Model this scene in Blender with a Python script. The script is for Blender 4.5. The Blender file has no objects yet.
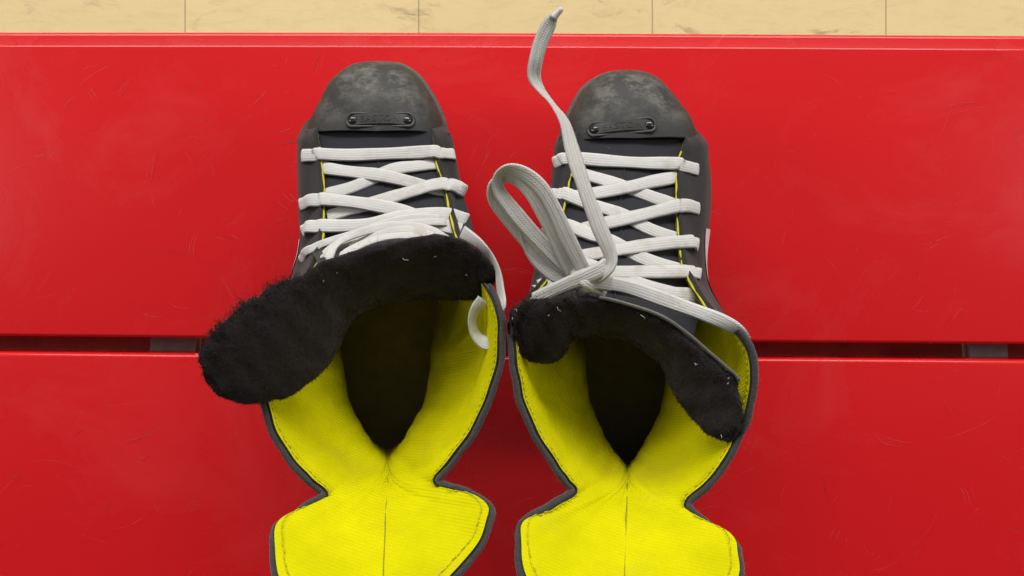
import bpy, bmesh, math, random
import numpy as np
from mathutils import Vector, Matrix
from mathutils.bvhtree import BVHTree

random.seed(7); rng = np.random.default_rng(7)
scene = bpy.context.scene
COL = scene.collection
CAM_Z, FOC = 0.6, 731.0

def P(px, py, z):
    """survey point: photo position + real height above the bench -> world metres"""
    d = (CAM_Z - z) / FOC
    return np.array([(px - 512.0) * d, (288.0 - py) * d, z])

# ------------------------------------------------------------------ materials
class NT:
    def __init__(self, name):
        self.m = bpy.data.materials.new(name); self.m.use_nodes = True
        self.t = self.m.node_tree; self.n = self.t.nodes; self.l = self.t.links
        self.b = self.n['Principled BSDF']
    def node(self, typ, **kw):
        nd = self.n.new(typ)
        for k, v in kw.items(): setattr(nd, k, v)
        return nd
    def set(self, **kw):
        for k, v in kw.items():
            s = self.b.inputs[k.replace('_', ' ')]
            s.default_value = (*v, 1) if isinstance(v, tuple) and len(v) == 3 else v
        return self
    def link(self, a, b): self.l.new(a, b)
    def coord(self, which='Object', scale=(1, 1, 1), rot=(0, 0, 0)):
        c = self.node('ShaderNodeTexCoord'); mp = self.node('ShaderNodeMapping')
        mp.inputs['Scale'].default_value = scale; mp.inputs['Rotation'].default_value = rot
        self.link(c.outputs[which], mp.inputs['Vector']); return mp.outputs['Vector']
    def noise(self, vec, scale, detail=4, rough=.55, dist=0):
        n = self.node('ShaderNodeTexNoise'); n.inputs['Scale'].default_value = scale
        n.inputs['Detail'].default_value = detail; n.inputs['Roughness'].default_value = rough
        n.inputs['Distortion'].default_value = dist
        self.link(vec, n.inputs['Vector']); return n.outputs['Fac']
    def wave(self, vec, scale, dist=0, dirn='X', dscale=1):
        n = self.node('ShaderNodeTexWave', bands_direction=dirn); n.inputs['Scale'].default_value = scale
        n.inputs['Distortion'].default_value = dist; n.inputs['Detail Scale'].default_value = dscale
        self.link(vec, n.inputs['Vector']); return n.outputs['Fac']
    def ramp(self, fac, *stops):
        r = self.node('ShaderNodeValToRGB'); e = r.color_ramp.elements
        while len(e) < len(stops): e.new(.5)
        for el, (p, c) in zip(e, stops):
            el.position = p; el.color = (*c, 1) if isinstance(c, tuple) else (c, c, c, 1)
        self.link(fac, r.inputs['Fac']); return r.outputs['Color']
    def math(self, op, a, b=None, clamp=False):
        n = self.node('ShaderNodeMath', operation=op, use_clamp=clamp)
        for i, v in enumerate((a, b)):
            if v is None: continue
            if isinstance(v, (int, float)): n.inputs[i].default_value = v
            else: self.link(v, n.inputs[i])
        return n.outputs[0]
    def mix(self, fac, a, b, mode='MIX'):
        n = self.node('ShaderNodeMix', data_type='RGBA', blend_type=mode)
        for s, v in ((n.inputs[0], fac), (n.inputs[6], a), (n.inputs[7], b)):
            if isinstance(v, (int, float)): s.default_value = v
            elif isinstance(v, tuple): s.default_value = (*v, 1)
            else: self.link(v, s)
        return n.outputs[2]
    def color(self, c): self.link(c, self.b.inputs['Base Color']); return self
    def rough(self, c): self.link(c, self.b.inputs['Roughness']); return self
    def bump(self, h, strength=.5, dist=.001):
        n = self.node('ShaderNodeBump'); n.inputs['Strength'].default_value = strength
        n.inputs['Distance'].default_value = dist
        self.link(h, n.inputs['Height'])
        prev = self.b.inputs['Normal'].links
        if prev: self.link(prev[0].from_socket, n.inputs['Normal'])
        self.link(n.outputs['Normal'], self.b.inputs['Normal']); return self

def mat_red():
    t = NT('red_paint'); v = t.coord()
    big = t.noise(v, 3.0, 3); fine = t.noise(v, 60, 5)
    haze = t.ramp(t.noise(v, 7, 7, .7, 1.2), (.5, 0.), (.72, 1.))
    base = t.mix(big, (.64, .0085, .012), (.72, .012, .016)); base = t.mix(t.math('MULTIPLY', haze, .05), base, (.80, .20, .18))
    speck = t.ramp(t.noise(v, 330, 2), (.735, 0.), (.77, 1.))
    base = t.mix(t.math('MULTIPLY', speck, .35), base, (.25, .02, .02))
    t.color(base)
    t.rough(t.math('ADD', t.math('MULTIPLY', haze, .10), .26)); t.bump(t.noise(v, 240, 2), .06, .0006)
    t.set(Specular_IOR_Level=.30, Coat_Weight=.25, Coat_Roughness=.10); return t.m

def mat_floor():
    t = NT('vinyl_tile'); v = t.coord()
    br = t.node('ShaderNodeTexBrick'); br.offset = 0; br.inputs['Scale'].default_value = 1
    br.inputs['Brick Width'].default_value = .3055; br.inputs['Row Height'].default_value = .3055
    br.inputs['Mortar Size'].default_value = .0011; br.inputs['Mortar Smooth'].default_value = .3
    br.inputs['Color1'].default_value = (.66, .53, .245, 1); br.inputs['Color2'].default_value = (.70, .565, .28, 1)
    br.inputs['Mortar'].default_value = (.34, .26, .13, 1)
    mp = t.node('ShaderNodeMapping'); mp.inputs['Location'].default_value = (.122 + .3055 * 20, .19 + .3055 * 20, 0)
    t.link(v, mp.inputs['Vector']); t.link(mp.outputs['Vector'], br.inputs['Vector'])
    st = t.coord(scale=(1, 3.2, 1), rot=(0, 0, .12))
    m1 = t.ramp(t.noise(st, 22, 6, .65, 1.2), (.48, 0.), (.74, 1.)); m2 = t.noise(v, 90, 4)
    c = t.mix(t.math('MULTIPLY', m1, .30), br.outputs['Color'], (.40, .30, .15))
    c = t.mix(t.math('MULTIPLY', m2, .18), c, (.80, .70, .46))
    vs = t.coord(scale=(1, 2.4, 1), rot=(0, 0, -.1))
    sc = t.math('MULTIPLY', t.ramp(t.noise(vs, 16, 8, .72, .5), (.56, 0.), (.66, 1.)), t.ramp(t.noise(v, 8, 3), (.45, 0.), (.6, 1.)))
    c = t.mix(t.math('MULTIPLY', sc, .5), c, (.13, .10, .06)); t.color(c)
    t.set(Roughness=.38); t.bump(m2, .08, .0005); return t.m

def mat_lining(rot=.5):
    t = NT('yellow_knit'); uv = t.coord('UV'); v = t.coord()
    mp = t.coord('Object', rot=(.55, .1, .32))
    rib = t.wave(mp, 170, .9, 'Y', 2); rib2 = t.wave(mp, 300, .8, 'X', 3)
    n = t.noise(v, 45, 5); nf = t.noise(v, 900, 3)
    c = t.mix(t.ramp(n, (.3, 0.), (.75, 1.)), (.58, .545, .0015), (.69, .658, .002))
    c = t.mix(t.math('MULTIPLY', t.math('SUBTRACT', 1., rib), .12), c, (.42, .37, .004))
    blot = t.ramp(t.noise(v, 26, 4), (.54, 0.), (.75, 1.))
    c = t.mix(t.math('MULTIPLY', blot, .38), c, (.50, .42, .02))
    at = t.node('ShaderNodeVertexColor', layer_name='rimd')
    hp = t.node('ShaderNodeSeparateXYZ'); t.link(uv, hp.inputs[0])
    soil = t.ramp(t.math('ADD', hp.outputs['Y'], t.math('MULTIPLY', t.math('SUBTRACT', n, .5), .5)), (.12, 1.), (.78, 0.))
    c = t.mix(t.math('MULTIPLY', soil, .78), c, (.13, .105, .006))  # olive-brown painted low on the lining imitates the shade deep inside the boot
    edge = t.ramp(t.math('ABSOLUTE', t.math('SUBTRACT', at.outputs['Color'], .255)), (.0, 1.), (.045, 0.))
    c = t.mix(t.math('MULTIPLY', edge, .28), c, (.25, .21, .01)); t.color(c)
    t.set(Roughness=.9, Specular_IOR_Level=.05)
    t.bump(rib, .32, .0008); t.bump(rib2, .15, .0006); t.bump(nf, .25, .0005); t.bump(edge, -.5, .0012); return t.m

def mat_fabric(name, c0, c1, weave=700, rough=.75, ribs=None):
    t = NT(name); v = t.coord(); n = t.noise(v, 40, 5)
    c = t.mix(n, c0, c1)
    w = t.math('MULTIPLY', t.wave(v, weave, .5, 'X'), t.wave(v, weave, .5, 'Y'))
    lint = t.ramp(t.noise(v, 520, 2), (.70, 0.), (.76, 1.)); c = t.mix(t.math('MULTIPLY', lint, .35), c, (.16, .15, .15))
    t.color(c); t.set(Roughness=rough, Sheen_Weight=.15, Specular_IOR_Level=.3); t.bump(w, .3, .0006); t.bump(n, .4, .001)
    if ribs: t.bump(t.wave(v, ribs, .2, 'X'), .4, .0008)
    return t.m

def mat_binding():
    t = NT('grey_binding'); v = t.coord(); n = t.noise(v, 700, 4); b = t.noise(v, 60, 4)
    t.color(t.mix(n, (.012, .011, .012), t.mix(b, (.024, .022, .022), (.075, .070, .066)))); t.set(Roughness=.85, Sheen_Weight=.3)
    t.bump(n, .7, .0008); return t.m

def mat_felt(name='black_felt', c0=(.012, .0095, .011), c1=(.029, .0225, .025)):
    t = NT(name); v = t.coord(); n = t.noise(v, 160, 6, .7); b = t.noise(v, 28, 4)
    t.color(t.mix(b, t.mix(n, c0, c1), (.014, .0095, .009))); t.set(Roughness=.95, Sheen_Weight=.08, Sheen_Roughness=.6, Specular_IOR_Level=.1)
    t.bump(n, .8, .002); t.bump(b, .5, .004); return t.m

def mat_lace(name, c0, c1, ribk, dirtk):
    t = NT(name); uv = t.coord('UV'); v = t.coord()
    ribs = t.wave(uv, 1.75, 0, 'Y')
    ch = t.node('ShaderNodeSeparateXYZ'); t.link(uv, ch.inputs[0])
    zig = t.math('PINGPONG', ch.outputs['Y'], .0899 * 2)
    zz = t.math('ADD', ch.outputs['X'], t.math('MULTIPLY', zig, 1.4))
    wv = t.math('SINE', t.math('MULTIPLY', zz, 40.))
    h = t.math('ADD', t.math('MULTIPLY', ribs, .6), t.math('MULTIPLY', wv, .45))
    n = t.noise(v, 55, 5); n2 = t.noise(v, 300, 4)
    c = t.mix(n2, c0, c1)
    dirt = t.ramp(n, (.55, 0.), (.74, 1.)); c = t.mix(t.math('MULTIPLY', dirt, dirtk), c, (.42, .35, .25))
    c = t.mix(t.math('MULTIPLY', t.math('SUBTRACT', 1., ribs), ribk), c, (.30, .29, .27))
    c = t.mix(t.ramp(wv, (.0, .30), (.6, 0.)), c, (.30, .29, .27))
    t.color(c); t.set(Roughness=.75, Sheen_Weight=.2, Specular_IOR_Level=.25); t.bump(h, .55, .0007); return t.m

def mat_toe():
    t = NT('scuffed_rubber'); v = t.coord(); n = t.noise(v, 70, 6, .65); f = t.noise(v, 420, 4)
    at = t.node('ShaderNodeVertexColor', layer_name='wear')
    vs = t.coord(scale=(1, 1.8, 1), rot=(0, 0, .5)); st = t.noise(vs, 190, 8, .75, .4)
    w = t.math('MULTIPLY', t.ramp(t.math('ADD', t.math('MULTIPLY', n, .6), t.math('MULTIPLY', st, .4)), (.46, 0.), (.60, 1.)), at.outputs['Color'])
    c = t.mix(f, (.014, .013, .0125), (.027, .025, .024)); c = t.mix(w, c, (.185, .178, .160)); t.color(c)
    t.rough(t.math('ADD', t.math('MULTIPLY', w, .2), .62)); t.bump(f, .25, .0006); t.bump(n, .12, .001); return t.m

def mat_simple(name, c, rough=.5, metal=0., bump=.1, nscale=200, var=.15):
    t = NT(name); v = t.coord(); n = t.noise(v, nscale, 4)
    t.color(t.mix(n, tuple(x * (1 - var) for x in c), tuple(min(1, x * (1 + var)) for x in c)))
    t.set(Roughness=rough, Metallic=metal); t.bump(n, bump, .0005); return t.m

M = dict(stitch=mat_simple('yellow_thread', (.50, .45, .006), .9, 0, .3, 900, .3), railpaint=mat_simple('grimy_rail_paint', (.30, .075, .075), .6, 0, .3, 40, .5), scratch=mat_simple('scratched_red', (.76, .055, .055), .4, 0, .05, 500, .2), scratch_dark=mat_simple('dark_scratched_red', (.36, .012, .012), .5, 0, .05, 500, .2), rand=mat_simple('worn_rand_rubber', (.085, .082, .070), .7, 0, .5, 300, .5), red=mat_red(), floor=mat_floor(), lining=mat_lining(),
    quarter=mat_fabric('black_nylon', (.0075, .0066, .0075), (.017, .0148, .0165)),
    tongue=mat_fabric('dark_tongue_cloth', (.011, .012, .017), (.020, .021, .028), 520, .8),
    binding=mat_binding(), felt=mat_felt(), fuzz=mat_felt('felt_fibre', (.014, .012, .013), (.040, .034, .036)),
    lace=mat_lace('white_lace', (.70, .69, .67), (.84, .83, .805), .12, .62), cord=mat_lace('greyed_lace', (.58, .565, .53), (.73, .715, .68), .24, .25), toe=mat_toe(),
    badge=mat_simple('badge_rubber', (.032, .030, .030), .45), letters=mat_simple('badge_letter_rubber', (.044, .042, .041), .4),
    rivet=mat_simple('rivet_steel', (.05, .049, .049), .12, .6, .02),
    insole=mat_simple('dark_insole', (.12, .10, .035), .9, 0, .5, 90, .35), sole=mat_simple('black_plastic', (.025, .025, .026), .45),
    steel=mat_simple('blade_steel', (.55, .55, .56), .25, 1.), pipe=mat_simple('yellow_piping', (.52, .46, .01), .8, 0, .4, 900, .3),
    thread=mat_simple('olive_thread', (.30, .26, .008), .9), white=mat_simple('white_print', (.72, .71, .72), .5),
    tip=mat_simple('aglet_plastic', (.55, .54, .52), .3), trim=mat_simple('grey_trim_vinyl', (.11, .107, .105), .35),
    lint=mat_simple('pale_lint', (.55, .53, .5), .9), bracket=mat_simple('bracket_steel', (.34, .32, .33), .6, .1, .4, 60, .5))

# ------------------------------------------------------------------ helpers
ORIGIN = {}
def link_mesh(name, verts, faces, mat, parent=None, smooth=True, uvs=None, mats=None, fmat=None):
    off = ORIGIN.get(parent.name, np.zeros(3)) if parent else np.zeros(3)
    me = bpy.data.meshes.new(name)
    me.from_pydata([tuple(np.asarray(v) - off) for v in verts], [], faces)
    for m in (mats or [mat]): me.materials.append(m)
    if fmat is not None:
        for p, i in zip(me.polygons, fmat): p.material_index = i
    if smooth:
        for p in me.polygons: p.use_smooth = True
    if uvs is not None:
        lay = me.uv_layers.new(name='UVMap')
        for lp in me.loops: lay.data[lp.index].uv = uvs[lp.vertex_index]
    me.validate(); me.update()
    o = bpy.data.objects.new(name, me); COL.objects.link(o)
    if parent: o.parent = parent; ORIGIN[o.name] = off
    return o

def thing(name, label, cat, loc, group=None):
    o = bpy.data.objects.new(name, None); COL.objects.link(o); o.location = loc; o.empty_display_size = .05
    o['label'] = label; o['category'] = cat
    if group: o['group'] = group
    ORIGIN[o.name] = np.array(loc, float); return o

def cr(pts, n, closed=False, alpha=False):
    """Catmull-Rom through pts (k, ...) with n samples per span"""
    p = np.asarray(pts, float); k = len(p)
    if closed: q = np.concatenate([p[-1:], p, p[:2]])
    else: q = np.concatenate([2 * p[:1] - p[1:2], p, 2 * p[-1:] - p[-2:-1]])
    out = []
    for i in range(k if closed else k - 1):
        a, b, c, d = q[i], q[i + 1], q[i + 2], q[i + 3]
        for s in range(n):
            t = s / n
            out.append(.5 * (2 * b + (c - a) * t + (2 * a - 5 * b + 4 * c - d) * t * t + (3 * b - a - 3 * c + d) * t ** 3))
    if not closed: out.append(p[-1])
    return np.array(out)

def grid_faces(nu, nv, cu=False, cv=False, base=0, flip=False):
    f = []
    for i in range(nu if cu else nu - 1):
        for j in range(nv if cv else nv - 1):
            a = base + i * nv + j; b = base + ((i + 1) % nu) * nv + j
            c = base + ((i + 1) % nu) * nv + (j + 1) % nv; d = base + i * nv + (j + 1) % nv
            f.append((a, d, c, b) if flip else (a, b, c, d))
    return f

def grid_normals(G):
    du = np.gradient(G, axis=0); dv = np.gradient(G, axis=1)
    n = np.cross(du, dv); l = np.linalg.norm(n, axis=2, keepdims=True); l[l < 1e-12] = 1
    n = n / l
    for _ in range(2):
        m = n.copy(); m[1:-1] = (n[:-2] + 2 * n[1:-1] + n[2:]) / 4; n = m / np.maximum(np.linalg.norm(m, axis=2, keepdims=True), 1e-9)
    return n

def tube_data(path, r, seg=8, flat=1.0, caps=True):
    path = np.asarray(path, float); n = len(path)
    rad = np.full(n, r) if np.isscalar(r) else np.asarray(r)
    T = np.gradient(path, axis=0); T /= np.maximum(np.linalg.norm(T, axis=1, keepdims=True), 1e-9)
    ref = np.array([0, 0, 1.]) if abs(T[0][2]) < .9 else np.array([1., 0, 0]); V = []
    N = ref - T[0] * ref.dot(T[0]); N /= np.linalg.norm(N)
    for i in range(n):
        N = N - T[i] * N.dot(T[i]); N /= max(np.linalg.norm(N), 1e-9); B = np.cross(T[i], N)
        for k in range(seg):
            a = 2 * math.pi * k / seg
            V.append(path[i] + rad[i] * (math.cos(a) * B + flat * math.sin(a) * N))
    F = grid_faces(n, seg, cv=True)
    if caps: F += [tuple(range(seg))[::1], tuple(range((n - 1) * seg, n * seg))[::-1]]
    return V, F

def tube(name, path, r, mat, parent, seg=8, flat=1.0):
    V, F = tube_data(path, r, seg, flat); return link_mesh(name, V, F, mat, parent)

class Ribbons:
    """flat woven lace strands collected into one mesh"""
    def __init__(s): s.V = []; s.F = []; s.U = []
    def add(s, path, normals, width=.0094, thick=.00095, rolls=None, sub=7):
        path = np.asarray(path, float); k = len(path)
        nr = np.asarray(normals, float)
        rl = np.zeros(k) if rolls is None else np.asarray(rolls, float)
        wd = np.full(k, width) if np.isscalar(width) else np.asarray(width, float)
        pk = np.concatenate([path, nr, rl[:, None], wd[:, None]], axis=1)
        q = cr(pk, sub); p = q[:, :3]; n0 = q[:, 3:6]; roll = np.radians(q[:, 6]); w = q[:, 7]
        T = np.gradient(p, axis=0); T /= np.maximum(np.linalg.norm(T, axis=1, keepdims=True), 1e-9)
        L = np.concatenate([[0], np.cumsum(np.linalg.norm(np.diff(p, axis=0), axis=1))])
        prof = []
        for x in np.linspace(-1, 1, 9):
            prof.append((x * .5, .5 * (1 - abs(x) ** 4) ** .5 if abs(x) < 1 else 0))
        full = prof + [(x, -y) for x, y in prof[-2:0:-1]]
        base = len(s.V); m = len(full); ph = random.random() * 3
        wob = [random.uniform(-1, 1) for _ in range(4)]
        for i in range(len(p)):
            N = n0[i] - T[i] * n0[i].dot(T[i]); N /= max(np.linalg.norm(N), 1e-9); B = np.cross(T[i], N)
            a = roll[i] + .07 * math.sin(L[i] * 90 + wob[0] * 3); N, B = N * math.cos(a) + B * math.sin(a), B * math.cos(a) - N * math.sin(a)
            ww = w[i] * (1 + .05 * math.sin(L[i] * 150 + wob[1] * 5))
            for (x, y) in full:
                sag = -.10 * (x * 2) ** 2 * ww * .35
                s.V.append(p[i] + B * x * ww + N * (y * thick + sag)); s.U.append((L[i] / .0082 + ph, x + .5))
        s.F += grid_faces(len(p), m, cv=True, base=base)
        s.F += [tuple(range(base, base + m)), tuple(range(base + (len(p) - 1) * m, base + len(p) * m))[::-1]]
    def build(s, name, mat, parent): return link_mesh(name, s.V, s.F, mat, parent, uvs=s.U)

def fuzz_data(pts, nrms, lens, width=.00022, lay=None, lean=.8):
    V = []; F = []
    for p, n, l in zip(pts, nrms, lens):
        r = rng.normal(size=3); d = n + lean * r
        if lay is not None: d = d + lay
        d /= np.linalg.norm(d); side = np.cross(d, rng.normal(size=3)); side /= np.linalg.norm(side)
        bend = rng.normal(size=3) * .45; p1 = p + d * l * .55; p2 = p + (d + bend) * l
        b = len(V); w = width
        V += [p - side * w, p + side * w, p1 + side * w * .7, p1 - side * w * .7, p2]
        F += [(b, b + 1, b + 2, b + 3), (b + 3, b + 2, b + 4)]
    return V, F

# ------------------------------------------------------------------ the setting
def build_floor():
    z = -.356; s = 3.0; n = 2
    o = link_mesh('floor', [(-s, -s, z), (s, -s, z), (s, s, z), (-s, s, z)], [(0, 1, 2, 3)], M['floor'], smooth=False)
    o['kind'] = 'structure'
build_floor()

def plank(y0, y1, parent, r_far, r_near, tilt0, tilt1, thick=.034, x0=-.95, x1=.95):
    """painted board with rounded arrises; y1 far edge, y0 near edge"""
    prof = []
    def arc(cy, cz, r, a0, a1, n):
        for k in range(n + 1):
            a = math.radians(a0 + (a1 - a0) * k / n); prof.append((cy + r * math.cos(a), cz + r * math.sin(a)))
    if r_far > .01:      # front board: a shallow worn chamfer between two soft arrises
        # rolled nose, a flat lip sloping 5 degrees, then a small step up to the seat face
        arc(y1 - .0045, -.0070, .0045, 0, 85, 9)
        p2 = prof[-1]; a5 = math.radians(85); ln = .0082; e = (p2[0] - ln * math.sin(a5), p2[1] + ln * math.cos(a5)); a60 = math.radians(58)
        cy_, cz_ = e[0] + .0010 * math.cos(a5), e[1] + .0010 * math.sin(a5)
        for k in range(1, 5):
            a = a5 + (a60 - a5) * k / 4; prof.append((cy_ - .0010 * math.cos(a), cz_ - .0010 * math.sin(a) + .0))
        p3 = prof[-1]; r1 = .0020; arc(p3[0] - r1 * math.cos(a60), p3[1] - r1 * math.sin(a60), r1, 58, 90, 7)
        dz = prof[-1][1]; prof[:] = [(y, z - dz) for y, z in prof]
    else: arc(y1 - r_far, -r_far, r_far, 0, 90, 12)
    arc(y0 + r_near, -r_near, r_near, 90, 180, 8)
    rb = .004; arc(y0 + rb, -thick + rb, rb, 180, 270, 5); arc(y1 - rb, -thick + rb, rb, 270, 360, 5)
    xs = np.linspace(x0, x1, 39); V = []
    for x in xs:
        for (y, z) in prof:
            f = (y - y0) / (y1 - y0); dy = x * (tilt0 * (1 - f) + tilt1 * f)
            wav = .0006 * math.sin(x * 5.1 + y * 9) * (1 if f > .5 else .4)
            V.append((x, y + dy + wav, z))
    F = grid_faces(len(xs), len(prof), cv=True, flip=True)
    m = len(prof); F += [tuple(range(m)), tuple(range((len(xs) - 1) * m, len(xs) * m))[::-1]]
    fm = [0] * len(F)
    # hairline scratches worn into the paint: shallow slivers lying on the board
    def sliver(x, y, a, l, bend, wd, mi):
        b = len(V); n = 9
        for k in range(n):
            t = k / (n - 1); aa = a + bend * (t - .5); hw = wd * math.sin(math.pi * (.06 + .88 * t)) * (.7 + .3 * math.sin(k * 2.3 + x * 90))
            xx = x + l * (t - .5) * math.cos(aa); yy = y + l * (t - .5) * math.sin(aa) + .002 * math.sin(t * 3 + x * 50)
            for s_ in (-1, 1): V.append((xx - s_ * hw * math.sin(aa), yy + s_ * hw * math.cos(aa), .00012))
        for k in range(n - 1): F.append((b + 2 * k, b + 2 * k + 2, b + 2 * k + 3, b + 2 * k + 1)); fm.append(mi)
    for _ in range(200):
        x = random.uniform(-.46, .46); y = random.uniform(y0 + .012, y1 - .022); a = random.gauss(.5, .9)
        l = min(.09, random.lognormvariate(-4.3, .7)); sl = abs(math.sin(a)) * l / 2
        if y - sl < y0 + .008 or y + sl > y1 - .016: continue
        cl = random.random()
        for q in range(3 if cl > .82 else 1):
            sliver(x + q * random.uniform(-.006, .006), y + q * random.uniform(-.003, .003), a + random.gauss(0, .08), l, random.gauss(0, .35), random.uniform(.00010, .00026), 1 if random.random() < .85 else 2)
    return link_mesh('plank', V, F, None, parent, mats=[M['red'], M['scratch'], M['scratch_dark']], fmat=fm)

def box_data(c, h):
    V = [(c[0] + sx * h[0], c[1] + sy * h[1], c[2] + sz * h[2]) for sx in (-1, 1) for sy in (-1, 1) for sz in (-1, 1)]
    F = [(0, 1, 3, 2), (4, 6, 7, 5), (0, 4, 5, 1), (2, 3, 7, 6), (0, 2, 6, 4), (1, 5, 7, 3)]; return V, F
def boxes(name, lst, mat, parent, bevel=.002):
    V = []; F = []
    for c, h in lst:
        v, f = box_data(c, h); b = len(V); V += v; F += [tuple(i + b for i in q) for q in f]
    o = link_mesh(name, V, F, mat, parent, smooth=False)
    bm = bmesh.new(); bm.from_mesh(o.data); bmesh.ops.recalc_face_normals(bm, faces=bm.faces)
    bmesh.ops.bevel(bm, geom=bm.edges[:], offset=bevel, segments=2, affect='EDGES'); bm.to_mesh(o.data); bm.free()
    return o

bench = thing('bench', 'glossy red painted bench of two scratched planks under the skates', 'bench', (0, 0, -.356))
plank(-.0430, .2103, bench, .0125, .003, -.0085, -.0030)
plank(-.33, -.0560, bench, .0035, .006, -.004, -.0090)
boxes('rail', [((0, -.050, -.105), (.93, .045, .018))], M['railpaint'], bench)  # added strip under the planks; its dark red stands in for shade in the gap
for bx in (-.2975, .418):
    br = boxes('bracket', [((0, 0, -.356), (.021, .22, .004))], M['bracket'], bench, .003); br.location = (bx, -.06, .356 - .0455); br.rotation_euler = (0, math.radians(7), math.radians(-3 if bx < 0 else 4))
    boxes('leg', [((bx, y, -.201), (.02, .02, .154)) for y in (.12, -.25)] + [((bx, -.065, -.30), (.015, .164, .015))], M['red'], bench)

# ------------------------------------------------------------------ the skates
def build_skate(D):
    root = thing('hockey_skate', D['label'], 'hockey skate', tuple(P(*D['base'])), 'pair of hockey skates')
    # ---- shell mid-surface: stations from the front of one side, round the heel, to the front of the other
    ST = []
    for s in D['stations']:
        B, M1, M2, M3, R = [None if q is None else P(*q) for q in s]
        if M3 is None: M3 = (M2 + R) / 2 * 1.0
        ST.append([B, M1, M2, M3, R])
    ST = np.array(ST)
    SUBU, SUBV = 6, 6
    Gu = cr(ST, SUBU)
    G = np.transpose(cr(np.transpose(Gu, (1, 0, 2)), SUBV), (1, 0, 2))
    nu, nv = G.shape[:2]
    # relax the ankle so the knit lies smooth between the notches
    wt = np.clip((np.minimum(np.arange(nu), nu - 1 - np.arange(nu)) - 9 * SUBU) / (3 * SUBU), 0, 1)[:, None, None]
    for _ in range(30):
        q = (G[:-2, 0] + G[2:, 0]) / 2 - G[1:-1, 0]; G[1:-1, 0] += .5 * wt[1:-1, :, 0] * q
    rw = np.clip((np.arange(nv) / SUBV - .8) / 2, .06, 1)[None, 1:-1, None]
    for _ in range(60):
        L = (G[:-2, 1:-1] + G[2:, 1:-1] + G[1:-1, :-2] + G[1:-1, 2:]) / 4 - G[1:-1, 1:-1]
        G[1:-1, 1:-1] += .5 * wt[1:-1] * rw * L
    N = grid_normals(G)
    # quilted wobble so the shell is not perfectly regular
    uu = np.arange(nu)[:, None]; vv = np.arange(nv)[None, :]
    wob = .0003 * np.sin(uu * .31 + vv * .23 + D['seed']) + .0002 * np.sin(uu * .83 - vv * .37)
    G = G + N * wob[:, :, None]
    seg = np.linalg.norm(np.diff(G[:, nv // 2], axis=0), axis=1); ucoord = np.concatenate([[0], np.cumsum(seg)]) * 10
    outer = G + N * .0022; inner = G - N * .0020
    vd = np.concatenate([np.zeros((nu, 1)), np.cumsum(np.linalg.norm(np.diff(G, axis=1), axis=2), axis=1)], axis=1); rimd = vd[:, -1:] - vd
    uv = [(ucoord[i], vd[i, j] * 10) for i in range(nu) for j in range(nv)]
    # quarter = outer skin + rim strip
    V = list(outer.reshape(-1, 3)); F = grid_faces(nu, nv); b = len(V)
    V += list((G - N * .0018)[:, -1]); uvq = uv + [(0, 0)] * nu
    F += [(i * nv + nv - 1, (i + 1) * nv + nv - 1, b + i + 1, b + i) for i in range(nu - 1)]
    link_mesh('quarter', V, F, M['quarter'], root, uvs=uvq)
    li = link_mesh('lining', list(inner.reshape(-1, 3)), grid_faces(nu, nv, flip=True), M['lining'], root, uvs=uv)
    at = li.data.color_attributes.new('rimd', 'FLOAT_COLOR', 'POINT')
    for k_, w in enumerate(rimd.reshape(-1)): at.data[k_].color = (w * 50, w * 50, w * 50, 1)
    ic = nu // 2; jv = int(nv * .30)
    tube('back_seam', inner[ic, jv:] + N[ic, jv:] * .0002 + rng.normal(size=inner[ic, jv:].shape) * .0002, .0004, M['thread'], li, 6)
    # rim pieces
    a, z = D['corner'][0] * SUBU, D['corner'][1] * SUBU
    rim = G[:, -1] + (G[:, -1] - G[:, -2]) * .05
    rr = np.array([.0017 + .00010 * math.sin(i * 1.7) + .00015 * math.sin(i * .37) for i in range(z - a + 1)])
    bpath = rim[a:z + 1] + N[a:z + 1, -1] * .0011
    V, F = tube_data(bpath, rr, 10)
    tg = grid_normals(G)[a:z + 1, -1]
    sel = np.repeat(np.arange(len(bpath)), 14); pts = bpath[sel] + rng.normal(size=(len(sel), 3)) * .0009
    fv, ff = fuzz_data(pts, N[a:z + 1, -1][sel], rng.uniform(.0008, .0022, len(sel)), .00012)
    b = len(V); V += fv; F += [tuple(i + b for i in q) for q in ff]
    link_mesh('collar_binding', V, F, M['binding'], root)
    for i0, i1 in ((SUBU + 3, a), (z, nu - 4 - SUBU)):
        pth = G[i0:i1 + 1, -1] - N[i0:i1 + 1, -1] * .0006 + (G[i0:i1 + 1, -1] - G[i0:i1 + 1, -2]) * .06
        pth = pth + rng.normal(size=pth.shape) * .00022
        tube('facing_piping', pth, np.array([.0006 + .0003 * math.sin(k * 2.1 + i0) for k in range(len(pth))]), M['pipe'], root, 6)
    # ragged yellow stitch just inside the collar edge
    jj = nv - 2
    for _ in range(1):
        V = []; F = []
        i = a + 2
        st = cr(inner[a:z + 1, jj] * .55 + inner[a:z + 1, jj + 1] * .45 - N[a:z + 1, jj] * .0004, 6)
        Ln = np.concatenate([[0], np.cumsum(np.linalg.norm(np.diff(st, axis=0), axis=1))]); d = .004
        while d < Ln[-1] - .006:
            s0 = np.array([np.interp([d, d + .0014, d + .0028], Ln, st[:, c]) for c in range(3)]).T
            s0 += rng.normal(size=3) * .00022
            tv, tf = tube_data(s0, .00030, 5); b = len(V); V += tv; F += [tuple(q + b for q in w) for w in tf]; d += .0036
        link_mesh('stitching', V, F, M['stitch'], li)
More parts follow.
